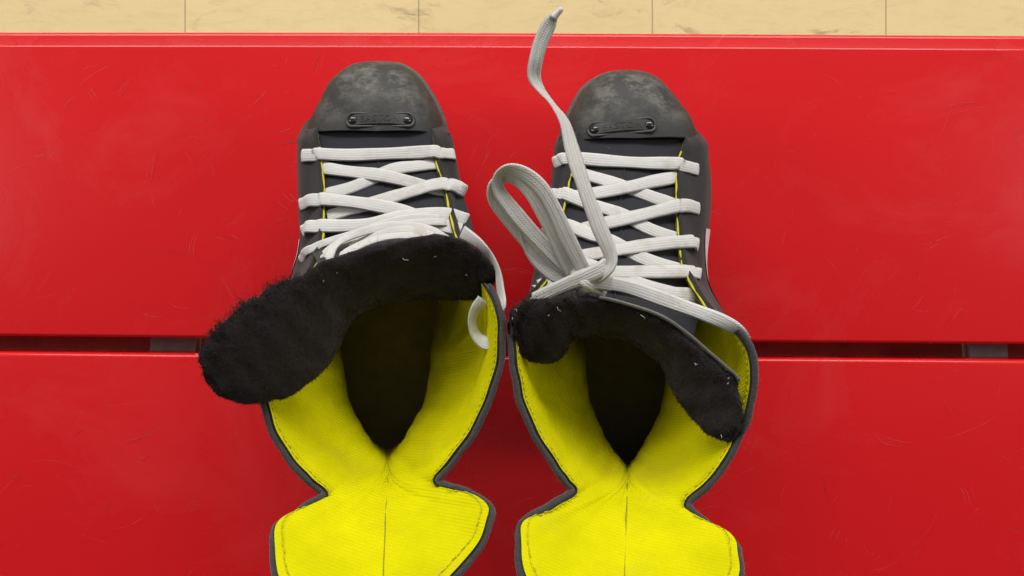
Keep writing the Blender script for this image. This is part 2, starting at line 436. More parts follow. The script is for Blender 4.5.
    # white print on the outer flank
    for (u0, u1, v0, v1) in D['print']:
        i0, i1, j0, j1 = int(u0 * SUBU), int(u1 * SUBU), int(v0 * SUBV), int(v1 * SUBV)
        g = outer[i0:i1 + 1, j0:j1 + 1] + N[i0:i1 + 1, j0:j1 + 1] * .0007
        link_mesh('side_print', list(g.reshape(-1, 3)), grid_faces(*g.shape[:2]), M['white'], root)
    # footbed and outsole from the shell's bottom ring, closed by the toe
    toe = np.array([P(x, y, .085) for x, y in D['toe']])
    ring = []
    for i in range(nu):
        zc = G[i, :, 2]; ring.append(np.array([np.interp(.0745, zc[:14], G[i, :14, c_]) for c_ in range(3)]) - N[i, 3] * .0004)
    front = [np.array([p[0] * .97 + D['tc'][0] * .03, p[1] - .006, .072]) for p in toe[2:-2][::-1]]
    for _ in range(6): ring = [ring[0]] + [(ring[i - 1] + ring[i] * 2 + ring[i + 1]) / 4 for i in range(1, nu - 1)] + [ring[-1]]
    loop = [np.array([p[0], p[1], .0745]) for p in ring] + front
    c = np.mean(loop, axis=0)
    link_mesh('insole', [c] + loop, [(0, i + 1, (i + 1) % len(loop) + 1) for i in range(len(loop))], M['insole'], root)
    ob = [p for p in G[:, 0]] + [np.array([p[0], p[1], .066]) for p in toe[1:-1][::-1]]
    ob = np.array([[p[0] + (p[0] - c[0]) * .02, p[1] + (p[1] - c[1]) * .012, 0] for p in ob]); m = len(ob)
    V = [(x, y, .067) for x, y, _ in ob] + [(x, y, .0585) for x, y, _ in ob]
    link_mesh('outsole', V, [tuple(range(m)), tuple(range(m, 2 * m))[::-1]] + [(i, (i + 1) % m, m + (i + 1) % m, m + i) for i in range(m)], M['sole'], root, smooth=False)
    # blade holder with two towers, and the runner
    yt, yh = toe[:, 1].max(), G[ic, 0][1]; xt, xh = D['tc'][0], G[ic, 0][0]
    def ax(f): return np.array([xt + (xh - xt) * f, yt + (yh - yt) * f, 0])
    V = []; F = []
    for f0, f1 in ((.10, .42), (.66, .97)):
        rows = []
        for zz, wd, e in ((.0590, .026, .0), (.045, .014, .03), (.030, .008, .015), (.017, .0055, -.03)):
            A, Bq = ax(f0 + e), ax(f1 - e); rg = []
            for k in range(20):
                t = 2 * math.pi * k / 20; q = (A + Bq) / 2 + (Bq - A) / 2 * math.copysign(abs(math.cos(t)) ** .6, math.cos(t))
                rg.append((q[0] + wd * math.copysign(abs(math.sin(t)) ** .7, math.sin(t)), q[1], zz))
            rows.append(rg)
        b = len(V); V += [p for r in rows for p in r]; F += grid_faces(4, 20, cv=True, base=b, flip=True); F += [tuple(range(b + 60, b + 80)), tuple(range(b, b + 20))[::-1]]
    prof = [(.06, .026), (.5, .019), (.98, .025), (1.0, .018), (.97, .014), (.03, .014), (.02, .019)]
    b = len(V)
    for sx in (-.0045, .0045): V += [(ax(f)[0] + sx, ax(f)[1], zz) for f, zz in prof]
    k = len(prof); F += [tuple(range(b, b + k)), tuple(range(b + k, b + 2 * k))[::-1]] + [(b + i, b + k + i, b + k + (i + 1) % k, b + (i + 1) % k) for i in range(k)]
    hold = link_mesh('blade_holder', V, F, M['sole'], root, smooth=False)
    V = []
    prof = [(.03, .0162), (.97, .0162), (1.0, .012), (.985, .005), (.93, .0004), (.5, .0002), (.08, .0004), (.02, .005), (.0, .012)]
    k = len(prof)
    for sx in (-.0016, .0016): V += [(ax(f)[0] + sx, ax(f)[1], zz) for f, zz in prof]
    link_mesh('blade', V, [tuple(range(k)), tuple(range(k, 2 * k))[::-1]] + [(i, k + i, k + (i + 1) % k, (i + 1) % k) for i in range(k)], M['steel'], hold, smooth=False)
    # ---- toe cap: a dome spread from the middle of its rear edge to the outline of the toe
    K = P(*D['toeK']); out = cr(toe, 5); nt = len(out); nr = 26; V = []; wear = []
    rs = np.sin(np.linspace(0, math.pi / 2, nr))
    for i, o in enumerate(out):
        th = math.pi * i / (nt - 1); fr = math.sin(th)
        for r in rs:
            q = K + (o - K) * r
            H = K[2] - .082; n1 = 2.5 - .35 * fr
            zz = .082 + (H) * max(0, 1 - r ** n1) ** (1 / n1) - .0018 * fr * r
            rise = .0012 * math.exp(-((r * fr) / .12) ** 2) * 0
            q = K + (o - K) * r * .988; V.append((q[0], q[1], zz + rise)); wear.append(min(1, max(0, fr * 1.1 - .15) * (math.exp(-((r - .66) / .20) ** 2) * .85 + .22)))
        for zz, g in ((.078, 1.0), (.072, .995), (.0665, .985)):
            q = K + (o - K) * g * .988; V.append((q[0], q[1], zz)); wear.append(.5 * fr)
    m = nr + 3; F = grid_faces(nt, m, flip=False)
    # rear lip
    b = len(V); back = [V[(nt - 1) * m + j] for j in range(nr)][::-1] + [V[j] for j in range(1, nr)]
    idx = [(nt - 1) * m + j for j in range(nr)][::-1] + [j for j in range(1, nr)]
    V += [(p[0], p[1] + .0006, p[2] - .006) for p in back]; wear += [0] * len(back)
    F += [(idx[i], idx[i + 1], b + i + 1, b + i) for i in range(len(idx) - 1)]
    cap = link_mesh('toe_cap', V, F, M['toe'], root)
    at = cap.data.color_attributes.new('wear', 'FLOAT_COLOR', 'POINT')
    for i, w in enumerate(wear): at.data[i].color = (w, w, w, 1)
    rimv = [np.array([*(K + (o - K) * .998)[:2], .0745]) for o in out]
    tube('toe_rand', rimv, .0024, M['rand'], cap, 8)
    bvt = BVHTree.FromPolygons([Vector(v) for v in V], F)
    # badge: pill-shaped plate following the cap, two rivets and raised letters
    bc = P(*D['badge'][:3]); ang = math.radians(D['badge'][3])
    def on_cap(x, y, up=0.):
        X = bc[0] + x * math.cos(ang) - y * math.sin(ang); Y = bc[1] + x * math.sin(ang) + y * math.cos(ang)
        h = bvt.ray_cast(Vector((X, Y, .3)), Vector((0, 0, -1)))
        zz = h[0].z if h[0] else .118
        return np.array([X, Y, zz + up])
    Lh, Wh = .0232, .0056
    def pill(n, L_, W_):
        pts = []
        for k in range(n):
            t = 2 * math.pi * k / n; cx = (L_ - W_) * (1 if math.cos(t) >= 0 else -1)
            pts.append((cx + W_ * math.cos(t), W_ * math.sin(t)))
        return pts
    def bow(x, y): return y - .9 * x * x * 2.2
    V = []; n = 48
    for (l_, w_, u_) in ((Lh, Wh, -.001), (Lh, Wh, .0010), (Lh - .0006, Wh - .0006, .0016), (Lh - .0016, Wh - .0016, .0016), (Lh - .0021, Wh - .0021, .0009)):
        V += [on_cap(x, bow(x, y), u_) for x, y in pill(n, l_, w_)]
    F = grid_faces(5, n, cv=True, flip=True); b = len(V)
    nxx, nyy = 41, 7; l_, w_ = Lh - .0021, Wh - .0021
    for i in range(nxx):
        for j in range(nyy):
            x = -l_ + 2 * l_ * i / (nxx - 1); e = max(abs(x) - (l_ - w_), 0); hw = math.sqrt(max(w_ * w_ - e * e, 1e-10))
            y = hw * (2 * j / (nyy - 1) - 1); V.append(on_cap(x, bow(x, y), .0009))
    F += grid_faces(nxx, nyy, base=b)
    badge = link_mesh('toe_badge', V, F, M['badge'], cap)
    for sx in (-1, 1):
        V = []; cx = sx * .0182
        for k in range(7):
            a_ = math.pi / 2 * k / 6
            for q in range(16):
                t = 2 * math.pi * q / 16; rr_ = .0030 * math.cos(a_); x = cx + rr_ * math.cos(t)
                V.append(on_cap(x, bow(cx, 0) + rr_ * math.sin(t), .0008 + .0017 * math.sin(a_)))
        link_mesh('rivet', V, grid_faces(7, 16, cv=True), M['rivet'], cap)
    cu = bpy.data.curves.new('badge_letters', 'FONT'); cu.body = D['text']; cu.size = .0062; cu.align_x = 'CENTER'; cu.align_y = 'CENTER'
    cu.extrude = .0001; cu.space_character = 1.12; cu.resolution_u = 3
    to = bpy.data.objects.new('tmp_letters', cu); COL.objects.link(to)
    bpy.context.view_layer.update()
    me = bpy.data.meshes.new_from_object(to.evaluated_get(bpy.context.evaluated_depsgraph_get()))
    V = [on_cap(v.co.x * 1.05, bow(v.co.x, v.co.y), .0011 + v.co.z) for v in me.vertices]; F = [tuple(p.vertices) for p in me.polygons]
    bpy.data.objects.remove(to); bpy.data.meshes.remove(me)
    link_mesh('badge_letters', V, F, M['letters'], cap, smooth=False)

    # ---- tongue: cloth front under the laces, felt lining flopped over the collar
    ns = len(ST); rows = []
    for k in D['trows']:
        L, R_ = ST[k][4].copy(), ST[ns - 1 - k][4].copy(); dx = (R_ - L) / np.linalg.norm(R_ - L)
        if k == 1: L = L + [0, .004, -.0005]; R_ = R_ + [0, .004, -.0005]
        Lo = L - dx * .010 - [0, 0, .0075]; Ro = R_ + dx * .010 - [0, 0, .0075]
        mid = (L + R_) / 2 + [0, 0, .0012]
        rows.append([Lo, L * .8 + mid * .2 - [0, 0, .0028], mid, R_ * .8 + mid * .2 - [0, 0, .0028], Ro])
    if 'tmid' in D: rows.append([P(*q) for q in D['tmid']])
    top = [P(*q) for q in D['ttop']]; rows.append(top)
    rows = np.array(rows)
    T = cr(rows, 6); T = np.transpose(cr(np.transpose(T, (1, 0, 2)), 8), (1, 0, 2))
    tu, tv = T.shape[:2]
    V = list(T.reshape(-1, 3)); F = grid_faces(tu, tv)
    low = T - [0, 0, .003]; b = len(V); V += list(low.reshape(-1, 3)); F += grid_faces(tu, tv, base=b, flip=True)
    tongue = link_mesh('tongue', V, F, M['tongue'], root)
    cen = T[4:, tv // 2]; tube('tongue_seam', cen + [0, 0, .0003], .0006, M['quarter'], tongue, 6)
    # felt pad
    O = np.array([P(*q[0]) for q in D['felt']]); I = np.array([P(*q[1]) for q in D['felt']])
    O = cr(O, 6); I = cr(I, 6); k = len(O); prof = []
    nA = 16; V = []; NN = []
    wid = np.linalg.norm(O - I, axis=1)
    for i in range(k):
        A, Bq = O[i], I[i]; ac = Bq - A
        up = np.array([0, 0, 1.]); t_ = np.gradient(O + I, axis=0)[i]; nrm = np.cross(t_, ac); nrm /= max(np.linalg.norm(nrm), 1e-9)
        if nrm[2] < 0: nrm = -nrm
        th = D['feltH'] * min(1, wid[i] / .022)
        for q in range(2 * nA):
            t = 2 * math.pi * q / (2 * nA); f = .5 - .5 * math.copysign(abs(math.cos(t)) ** .75, math.cos(t)); s = math.sin(t)
            h = th * (abs(s) ** .8) * (1.0 - .35 * f) if s > 0 else -th * .55 * abs(s) ** .8
            w_ = .0005 * math.sin(i * .55 + q * .9) + .0003 * math.sin(i * 1.1 - q * .9 + D['seed']) + .0012 * math.sin(i * .21 + D['seed'])
            V.append(A + ac * f + nrm * (h + w_)); 
    F = grid_faces(k, 2 * nA, cv=True, flip=False); F += [tuple(range(2 * nA))[::-1], tuple(range((k - 1) * 2 * nA, k * 2 * nA))]
    from mathutils import noise as mn
    for q, v in enumerate(V):
        w3 = Vector(v)
        d_ = mn.noise_vector(w3 * 130) * .0011 + mn.noise_vector(w3 * 330) * .0006
        V[q] = v + np.array(d_)
    for i in range(k):
        rag = D['rag'] * (mn.noise(Vector((i * .9, D['seed'], 0))) + .6 * mn.noise(Vector((i * 2.1, 3 + D['seed'], 0)))) * (1 if i < 48 else .35)
        ow = (O[i] - I[i]) / wid[i]
        for q in range(2 * nA):
            e_ = max(0, math.cos(2 * math.pi * q / (2 * nA))) ** 2; V[i * 2 * nA + q] = V[i * 2 * nA + q] + ow * rag * e_
    Gf = np.array(V).reshape(k, 2 * nA, 3); ext = np.concatenate([Gf[:, -1:], Gf, Gf[:, :1]], axis=1)
    nf = grid_normals(ext)[:, 1:-1]; cen = Gf.mean(axis=1, keepdims=True)
    if np.mean(np.sum(nf * (Gf - cen), axis=2)) < 0: nf = -nf
    nb = len(F); fm = [0] * nb
    # felt fibres: short nap everywhere, long tufts along the outer edge
    cnt = D['fuzz']; ii = rng.integers(0, k - 1, cnt); qq = rng.integers(0, nA + 1, cnt); fu = rng.random(cnt)[:, None]; fq = rng.random(cnt)[:, None]
    def lerp(A, i, q): 
        q2 = (q + 1) % (2 * nA); i2 = i + 1
        return (A[i, q] * (1 - fu) + A[i2, q] * fu) * (1 - fq) + (A[i, q2] * (1 - fu) + A[i2, q2] * fu) * fq
    pts = lerp(Gf, ii, qq); nn = lerp(nf, ii, qq)
    fv, ff = fuzz_data(pts, nn, rng.uniform(.0005, .0019, cnt), .00015, lean=.9)
    b = len(V); V += fv; F += [tuple(x + b for x in q) for q in ff]; fm += [1] * len(ff)
    for (s0, s1, cnt2, ll) in D['tufts']:
        i2 = rng.integers(int(s0 * 6), int(s1 * 6), cnt2); clump = np.clip(np.sin(i2 * 1.9) * .45 + np.sin(i2 * .7) * .4 + .55, .12, 1.4)
        q2 = rng.choice([30, 31, 0, 1, 2], cnt2); p2 = Gf[i2, q2 % (2 * nA)] + rng.normal(size=(cnt2, 3)) * .0014
        outw = (O - I)[i2]; outw /= np.linalg.norm(outw, axis=1, keepdims=True)
        n2 = outw + rng.normal(size=(cnt2, 3)) * .25
        fv, ff = fuzz_data(p2, n2, ll * clump * rng.uniform(.3, 1, cnt2), .00017, lean=.45)
        b = len(V); V += fv; F += [tuple(x + b for x in q) for q in ff]; fm += [1] * len(ff)
    for _ in range(9):
        i2 = rng.integers(2, k - 2); q2 = rng.integers(2, 14); p0 = Gf[i2, q2] + nf[i2, q2] * .0016; d = rng.normal(size=3); d -= nf[i2, q2] * d.dot(nf[i2, q2]); d /= np.linalg.norm(d)
        l_ = rng.choice([.0007, .001, .0016, .0035]); tvv, tff = tube_data(np.array([p0, p0 + d * l_ * .5 + rng.normal(size=3) * .0006, p0 + d * l_]), .00013, 4)
        b = len(V); V += tvv; F += [tuple(x + b for x in q) for q in tff]; fm += [2] * len(tff)
    felt = link_mesh('felt_lining', V, F, None, tongue, mats=[M['felt'], M['fuzz'], M['lint']], fmat=fm)
    if D.get('trim'):
        s0, s1 = D['trim']; pt = O[int(s0 * 6):int(s1 * 6) + 1] + np.array([0, 0, .001])
        pt = pt + (O - I)[int(s0 * 6):int(s1 * 6) + 1] / wid[int(s0 * 6):int(s1 * 6) + 1, None] * .0008
        tube('tongue_trim', pt, .0010, M['trim'], tongue, 8)

    # ---- lace
    vq = [Vector(v) for v in outer.reshape(-1, 3)]; fq_ = grid_faces(nu, nv); bq = BVHTree.FromPolygons(vq, fq_)
    vt_ = [Vector(v) for v in T.reshape(-1, 3)]; bt = BVHTree.FromPolygons(vt_, grid_faces(tu, tv))
    def drop(px, py, lift):
        z = .13; nrm = Vector((0, 0, 1))
        for _ in range(5):
            p = P(px, py, z); best = None
            for bv in ((bt,) if lift < -.0001 else (bq, bt)):
                h = bv.ray_cast(Vector((p[0], p[1], .28)), Vector((0, 0, -1)))
                if h[0] and (best is None or h[0].z > best[0].z): best = h
            if best is None: break
            z = best[0].z + (.0012 if lift < 0 else .0019) + max(lift, 0); nrm = best[1] if best[1].z > 0 else -best[1]
        return P(px, py, z), np.array(nrm)
    rb = Ribbons(); eyes = []
    for st_i, st in enumerate(D['strands']):
        wrap0, wrap1 = st[0][2] == 0, st[-1][2] == 0
        if wrap0: st = st[1:]
        if wrap1: st = st[:-1]
        st = list(st)
        for e, o_ in ((0, 1), (-1, -2)):      # run hidden ends well under the facing
            if st[e][2] < 0:
                dx, dy = st[e][0] - st[o_][0], st[e][1] - st[o_][1]; l_ = math.hypot(dx, dy); q = (st[e][0] + 8 * dx / l_, st[e][1] + 8 * dy / l_, -.002)
                st = [q] + st if e == 0 else st + [q]
        st = cr(st, 5)
        pts, nr = zip(*[drop(*q) for q in st])
        pts = np.array(pts); up = np.array([0, 0, 1.]); nr = np.array(nr); nr[:, 0] *= .05; nr = nr * .55 + up * .45
        for _ in range(6): nr[1:-1] = (nr[:-2] + nr[1:-1] * 2 + nr[2:]) / 4
        # the lace spans hollows the way a taut strap does
        for _ in range(250):
            mz = pts[:, 2].copy(); mz[1:-1] = np.maximum(mz[1:-1], (mz[:-2] + mz[2:]) / 2 - .00003); pts[:, 2] = mz
        for _ in range(2):
            q = pts[:, 2].copy(); q[1:-1] = (q[:-2] + 2 * q[1:-1] + q[2:]) / 4; pts[:, 2] = np.maximum(q, pts[:, 2] - .0004)
        # ends wrap over the shoulder of the facing and dive into their eyelet
        for wr, e in ((wrap0, 0), (wrap1, -1)):
            if not wr: continue
            d = pts[e] - pts[e + (4 if e == 0 else -4)]; d[2] = 0; d /= np.linalg.norm(d); e_ = pts[e]
            ex = [e_ + d * .0019 - up * .0014, e_ + d * .0027 - up * .0045, e_ + d * .0024 - up * .0080, e_ + d * .0004 - up * .0110]
            n_ = nr[e] / np.linalg.norm(nr[e]); en = [d * .5 + n_ * .7, d * .9 + n_ * .3, d - n_ * .1, d - n_ * .5]
            if e == 0: pts = np.concatenate([ex[::-1], pts]); nr = np.concatenate([en[::-1], nr])
            else: pts = np.concatenate([pts, ex]); nr = np.concatenate([nr, en])
            eyes.append((e_ + d * .0016 - up * .0100, d))
        rb.add(pts, nr, width=.0088 if len(D['threads']) == 0 or st_i < 7 else .0056, sub=2)
    for w in D['free']:
        pts = np.array([P(*q[:3]) for q in w['p']]); rl = [q[3] if len(q) > 3 else 0 for q in w['p']]
        wd = [q[4] if len(q) > 4 else .0082 for q in w['p']]
        if w['name'] == 'lace': rb.add(pts, np.tile([0, 0, 1.], (len(pts), 1)), wd, .0011, rl)
    lace = rb.build('lace', M['lace'], root)
    for w in D['free']:
        if w['name'] == 'lace': continue
        pts = np.array([P(*q[:3]) for q in w['p']]); rl = [q[3] if len(q) > 3 else 0 for q in w['p']]
        wd = [q[4] if len(q) > 4 else .0082 for q in w['p']]
        r2 = Ribbons(); r2.add(pts, np.tile([0, 0, 1.], (len(pts), 1)), wd, w.get('th', .0012), rl, 9)
        for extra in w.get('more', []):
            r2.add(np.array([P(*q[:3]) for q in extra]), np.tile([0, 0, 1.], (len(extra), 1)), [q[4] if len(q) > 4 else .0082 for q in extra], .0015, [q[3] if len(q) > 3 else 0 for q in extra], 9)
        r2.build(w['name'], M['cord'], lace)
        if w['name'] == 'loose_end':
            a0, a1 = P(*w['aglet'][0]), P(*w['aglet'][1])
            tube('aglet', [a0 + (a1 - a0) * t for t in np.linspace(0, 1, 8)], np.array([.0022, .0021, .002, .0019, .0018, .0018, .0017, .0011]), M['tip'], lace, 8)
    for p, n in eyes:
        t = np.array([0, 1., 0]); t -= n * t.dot(n); t /= np.linalg.norm(t); s_ = np.cross(n, t)
        ring = [p - n * .0012 + .0031 * (math.cos(a_) * t + math.sin(a_) * s_) for a_ in np.linspace(0, 2 * math.pi, 17)]
        V, F = tube_data(ring, .0008, 6); link_mesh('eyelet', V, F, M['sole'], root)
    for th in D.get('threads', []):
        tube('loose_thread', cr([P(*q) for q in th], 5), .00018, M['sole'], root, 4)
    return root

def half(rows): return rows
# every station: floor line, low flank, ankle, below rim, rim  (photo x, photo y, height)
def S(B, M1, M2, R, M3=None): return [(*B, .066) if len(B) == 2 else B, M1, M2, M3, R]

left_L = [
 S((324,119),(310,121,.076),(315,123,.086),(326,126,.091)),
 S((322,130),(301.5,138,.085),(304.5,138,.104),(317,135,.113)),
 S((322,158),(302,156,.088),(304,156,.108),(321,163,.120)),
 S((325,200),(304,202,.090),(303,202,.118),(323,200,.134)),
 S((328,240),(307,240,.092),(303,240,.130),(322,240,.152)),
 S((332,275),(308,276,.095),(296,276,.140),(312,270,.172)),
 S((336,310),(315,312,.100),(288,312,.150),(282,302,.188)),
 S((338,340),(331,352,0.115),(285,345,.155),(264,327,.197)),
 S((340,365),(337,375,0.12),(290,372,.155),(259,352,.199)),
 S((341,385),(341,392,0.122),(297,398,.155),(260,379,.200)),
 S((345,405),(347,408,0.125),(308,415,.155),(266,406,.200)),
 S((350,420),(354,421,0.128),(322,435,.155),(275,433,.200)),
 S((358,433),(361,433,0.132),(338,452,.155),(291,460,.200)),
 S((368,441),(369,445,0.136),(353,466,.155),(308,479,.199)),
 S((377,446),(377,457,0.14),(366,476,.155),(325,495,.197)),
 S((381,448),(382,464,0.144),(374,481,.171),(299,511,.210),(340,497,.195)),
 S((383,449),(384.5,467,0.146),(378,483,.171),(277,525,.222),(335,505,.200)),
 S((385,449),(386,469,0.147),(381,485,.171),(274,548,.234),(345,512,.200)),
 S((386,450),(387,470,0.148),(383,486,.171),(282,588,.247),(355,514,.200)),
 S((387,450),(387.6,471,0.148),(385,487,.171),(318,622,.256),(370,511,.198)),
]
left_C = [S((388,450),(388,471.5,0.148),(387,489,.172),(385,630,.259),(387,508,.197))]
left_R = [
 S((430,119),(439,121,.076),(433,124,.086),(425,127,.091)),
 S((434,132),(448.5,138,.085),(446,138,.103),(434,136,.112)),
 S((434,158),(452,158,.088),(451,158,.108),(437,163,.120)),
 S((436,200),(458,200,.090),(458,200,.118),(448,198,.134)),
 S((436,240),(458,240,.092),(464,240,.130),(457,236,.155)),
 S((435,275),(458,278,.095),(474,276,.140),(471,260,.172)),
 S((434,310),(456,313,.100),(482,314,.150),(487,286,.188)),
 S((433,340),(441,352,0.115),(482,345,.155),(499,309,.198)),
 S((433,365),(437,373,0.12),(476,373,.155),(501,335,.200)),
 S((432,385),(432,390,0.122),(468,398,.155),(498,366,.200)),
 S((429,405),(427,405,0.125),(457,416,.155),(489,397,.200)),
 S((424,420),(419.5,418,0.128),(444,436,.155),(476,427,.200)),
 S((417,433),(412.5,430,0.132),(431,453,.155),(458,452,.200)),
 S((408,441),(405,443,0.136),(417,467,.155),(443,471,.199)),
 S((399,446),(397.5,456,0.14),(407,477,.155),(438,483,.197)),
 S((395,448),(393,464,0.144),(401,482,.171),(468,492,.210),(425,488,.196)),
 S((393,449),(391,467,0.146),(397,484,.171),(488,505,.222),(440,497,.200)),
 S((391,449),(389.8,469,0.147),(394,486,.171),(489,521,.230),(430,506,.200)),
 S((390,450),(388.8,470,0.148),(392,487,.171),(477,549,.240),(420,511,.200)),
 S((389,450),(388.4,471,0.148),(390,488,.171),(440,588,.252),(404,511,.198)),
]
right_L = [
 S((581,125),(570,127,.076),(577,129,.086),(586,131,.091)),
 S((578,137),(559.5,142,.085),(562,143,.103),(575,140,.112)),
 S((576,162),(558,162,.088),(559,162,.108),(571,170,.120)),
 S((574,200),(554,203,.090),(553,203,.118),(563,208,.134)),
 S((575,240),(552,242,.092),(545,242,.130),(560,245,.152)),
 S((577,275),(550,278,.095),(537,278,.140),(548,275,.172)),
 S((580,310),(556,312,.100),(531,314,.150),(524,306,.188)),
 S((582,340),(573,352,0.115),(531,348,.155),(514,331,.198)),
 S((584,365),(578,375,0.12),(537,375,.155),(513,356,.200)),
 S((585,390),(583,395,0.122),(545,402,.155),(517,382,.200)),
 S((589,410),(588,411,0.125),(555,422,.155),(524,407,.200)),
 S((594,430),(595,425,0.128),(568,443,.155),(539,440,.200)),
 S((601,444),(602,438,0.132),(582,461,.155),(556,467,.200)),
 S((609,453),(609.5,450,0.136),(595,474,.155),(566,480,.199)),
 S((617,459),(617,462,0.14),(607,484,.155),(574,491,.197)),
 S((621,461),(622,469,0.144),(614,488,.171),(551,506,.210),(586,498,.195)),
 S((623,462),(624.5,473,0.146),(618,490,.171),(523,522,.222),(577,507,.200)),
 S((625,462),(626,475,0.147),(621,492,.171),(520,545,.235),(585,514,.200)),
 S((626,463),(627,476,0.148),(623,493,.171),(525,580,.247),(595,516,.200)),
 S((627,463),(627.6,477,0.148),(625,494,.171),(558,628,.257),(609,513,.198)),
]
right_C = [S((628,463),(628,477.5,0.148),(627,495,.172),(620,645,.261),(626,513,.197))]
right_R = [
 S((678,127),(690,128,.076),(684,131,.086),(675,134,.091)),
 S((681,142),(701.5,142,.085),(699,143,.103),(685,141,.112)),
 S((684,165),(705,162,.088),(703,163,.108),(678,165,.120)),
 S((682,200),(707,202,.090),(704,202,.118),(677,200,.134)),
 S((679,240),(702,242,.092),(701,242,.130),(680,245,.152)),
 S((676,275),(699,278,.095),(703,280,.140),(690,280,.172)),
 S((674,310),(699,314,.100),(721,318,.150),(712,313,.189)),
 S((672,340),(681,352,0.115),(729,348,.155),(740,334,.198)),
 S((670,365),(676,373,0.12),(724,377,.155),(753,360,.200)),
 S((668,390),(671,393,0.122),(714,404,.155),(752,389,.200)),
 S((665,410),(666,409,0.125),(702,426,.155),(746,418,.200)),
 S((661,430),(658.5,423,0.128),(688,446,.155),(738,437,.200)),
 S((655,444),(651.5,437,0.132),(674,463,.155),(726,461,.200)),
 S((647,453),(644.5,449,0.136),(660,475,.155),(705,486,.199)),
 S((638,459),(637.5,461,0.14),(648,485,.155),(687,505,.197)),
 S((635,461),(633,469,0.144),(641,489,.171),(711,525,.210),(668,510,.196)),
 S((633,462),(630.8,473,0.146),(637,491,.171),(732,538,.222),(678,517,.200)),
 S((631,462),(629.6,475,0.147),(634,492,.171),(738,553,.233),(668,519,.200)),
 S((630,463),(628.8,476,0.148),(632,493,.171),(737,585,.247),(656,518,.200)),
 S((629,463),(628.4,477,0.148),(630,494,.171),(695,632,.257),(642,515,.198)),
]

LEFT = dict(
 label='black hockey skate with shaggy felt tongue flopped sideways over its collar',
 base=(388, 300, 0), seed=1.0, corner=(6, 34), stations=left_L + left_C + left_R[::-1], text='EASTON',
 print=[(4.0, 5.3, 1.3, 2.2)],
 toe=[(305,139),(308,128),(312,117),(319,103),(328,84),(338,73),(349,65),(362,61),(378,60),(395,61),(407,66),(418,75),(429,91),(436,104),(441,116),(444,128),(446,139)],
 toeK=(377, 131, .1175), tc=P(378, 100, .085), badge=(380, 118.5, .1165, 1),
 trows=[1, 2, 3, 4], ttop=[(318,264,.184),(345,257,.187),(385,250,.187),(430,244,.185),(463,247,.181)],
 felt=[((200,360,.223),(205,374,.220)), ((203,347,.225),(220,393,.214)), ((215,331,.226),(243,403,.209)), ((232,314,.225),(270,403,.204)),
   ((254,296,.222),(297,392,.198)), ((280,282,.217),(324,370,.188)), ((305,272,.212),(337,345,.180)), ((335,258,.208),(352,322,.172)),
   ((383,246,.203),(375,308,.168)), ((435,236,.200),(412,299,.165)), ((461,238,.197),(437,297,.166)), ((475,247,.194),(460,299,.168)),
   ((488,260,.192),(477,298,.172)), ((494,273,.190),(489,289,.178)), ((494,278,.188),(492,284,.182))],
 rag=.0022, feltH=.0060, fuzz=9000, tufts=[(1.2, 6, 2400, .0027), (6, 10, 200, .002)],
 strands=[
  [(322,168,-.001),(345,171,.001),(380,175,.003),(407,181,.003),(425,186,.001),(440,190,-.002)],
  [(436,164,-.001),(415,166,.001),(392,170,.0005),(355,186,.0005),(331,193,-.0001),(318,197,-.002)],
  [(300,161,0),(304,155.5,.0003),(322,155,.0005),(350,155,.001),(377,154,.001),(410,153,.001),(436,152.5,.0005),(450,153.5,.0003),(455,161,0)],
  [(464,198,0),(461,189,.0003),(448,184.5,.001),(430,186,.002),(416,190,.003),(395,196,.003),(380,201,.002),(355,208,.0001),(335,214,-.001)],
  [(300,212,0),(302,204,.0003),(314,200,.001),(340,201,.001),(368,204,.0035),(390,208,.004),(407,212,.002),(430,220,.0001),(452,229,-.002)],
  [(454,227,-.001),(432,222,.0002),(412,221,.0005),(392,225,.0005),(372,232,.0005),(345,240,.0005)],
  [(301,241,0),(304,230,.0003),(311,226.5,.001),(343,226,.001),(370,224,.002),(390,219,.004),(405,215.5,.004),(430,213,.003),(448,214,.0015),(463,218.5,.0003),(469,230,0)],
  [(298,269,0),(302,258,.0003),(309,250,.001),(331,241,.001),(363,231,.003),(385,223.5,.0045),(400,219.5,.005),(420,217.5,.004),(440,219,.002)],
  [(322,266,.001),(336,250,.0015),(352,240,.002),(380,230.5,.003),(407,227.5,.003),(434,232,.002),(452,243,.0005)],
  [(330,266,.0005),(345,254,.001),(368,245,.001),(392,239,.001),(415,238,.0005),(438,243,.0003),(452,250,.0003)],
  [(318,258,.002),(340,244,.004),(366,235,.005),(396,226,.006),(425,222,.005),(446,222,.002)],
  [(350,247,.003),(378,237,.005),(405,232,.005),(430,236,.003),(448,246,.0005)],
 ],
 free=[dict(name='lace', p=[(462,232,.178,20),(478,243,.184,40),(490,256,.188,60),(497,272,.191,62),(500,290,.194,60),(501,304,.197,50),(497,312,.196,30)]),
       dict(name='lace', p=[(484,300,.186,-20),(476,310,.184,-35),(473,322,.181,-45),(476,334,.179,-40),(484,342,.180,-20),(492,343,.184,0)])],
 threads=[[(300,142,.10),(292,143,.102),(280,144,.1),(277,143,.099)], [(300,138,.1),(294,141,.104),(288,140,.103)]],
)
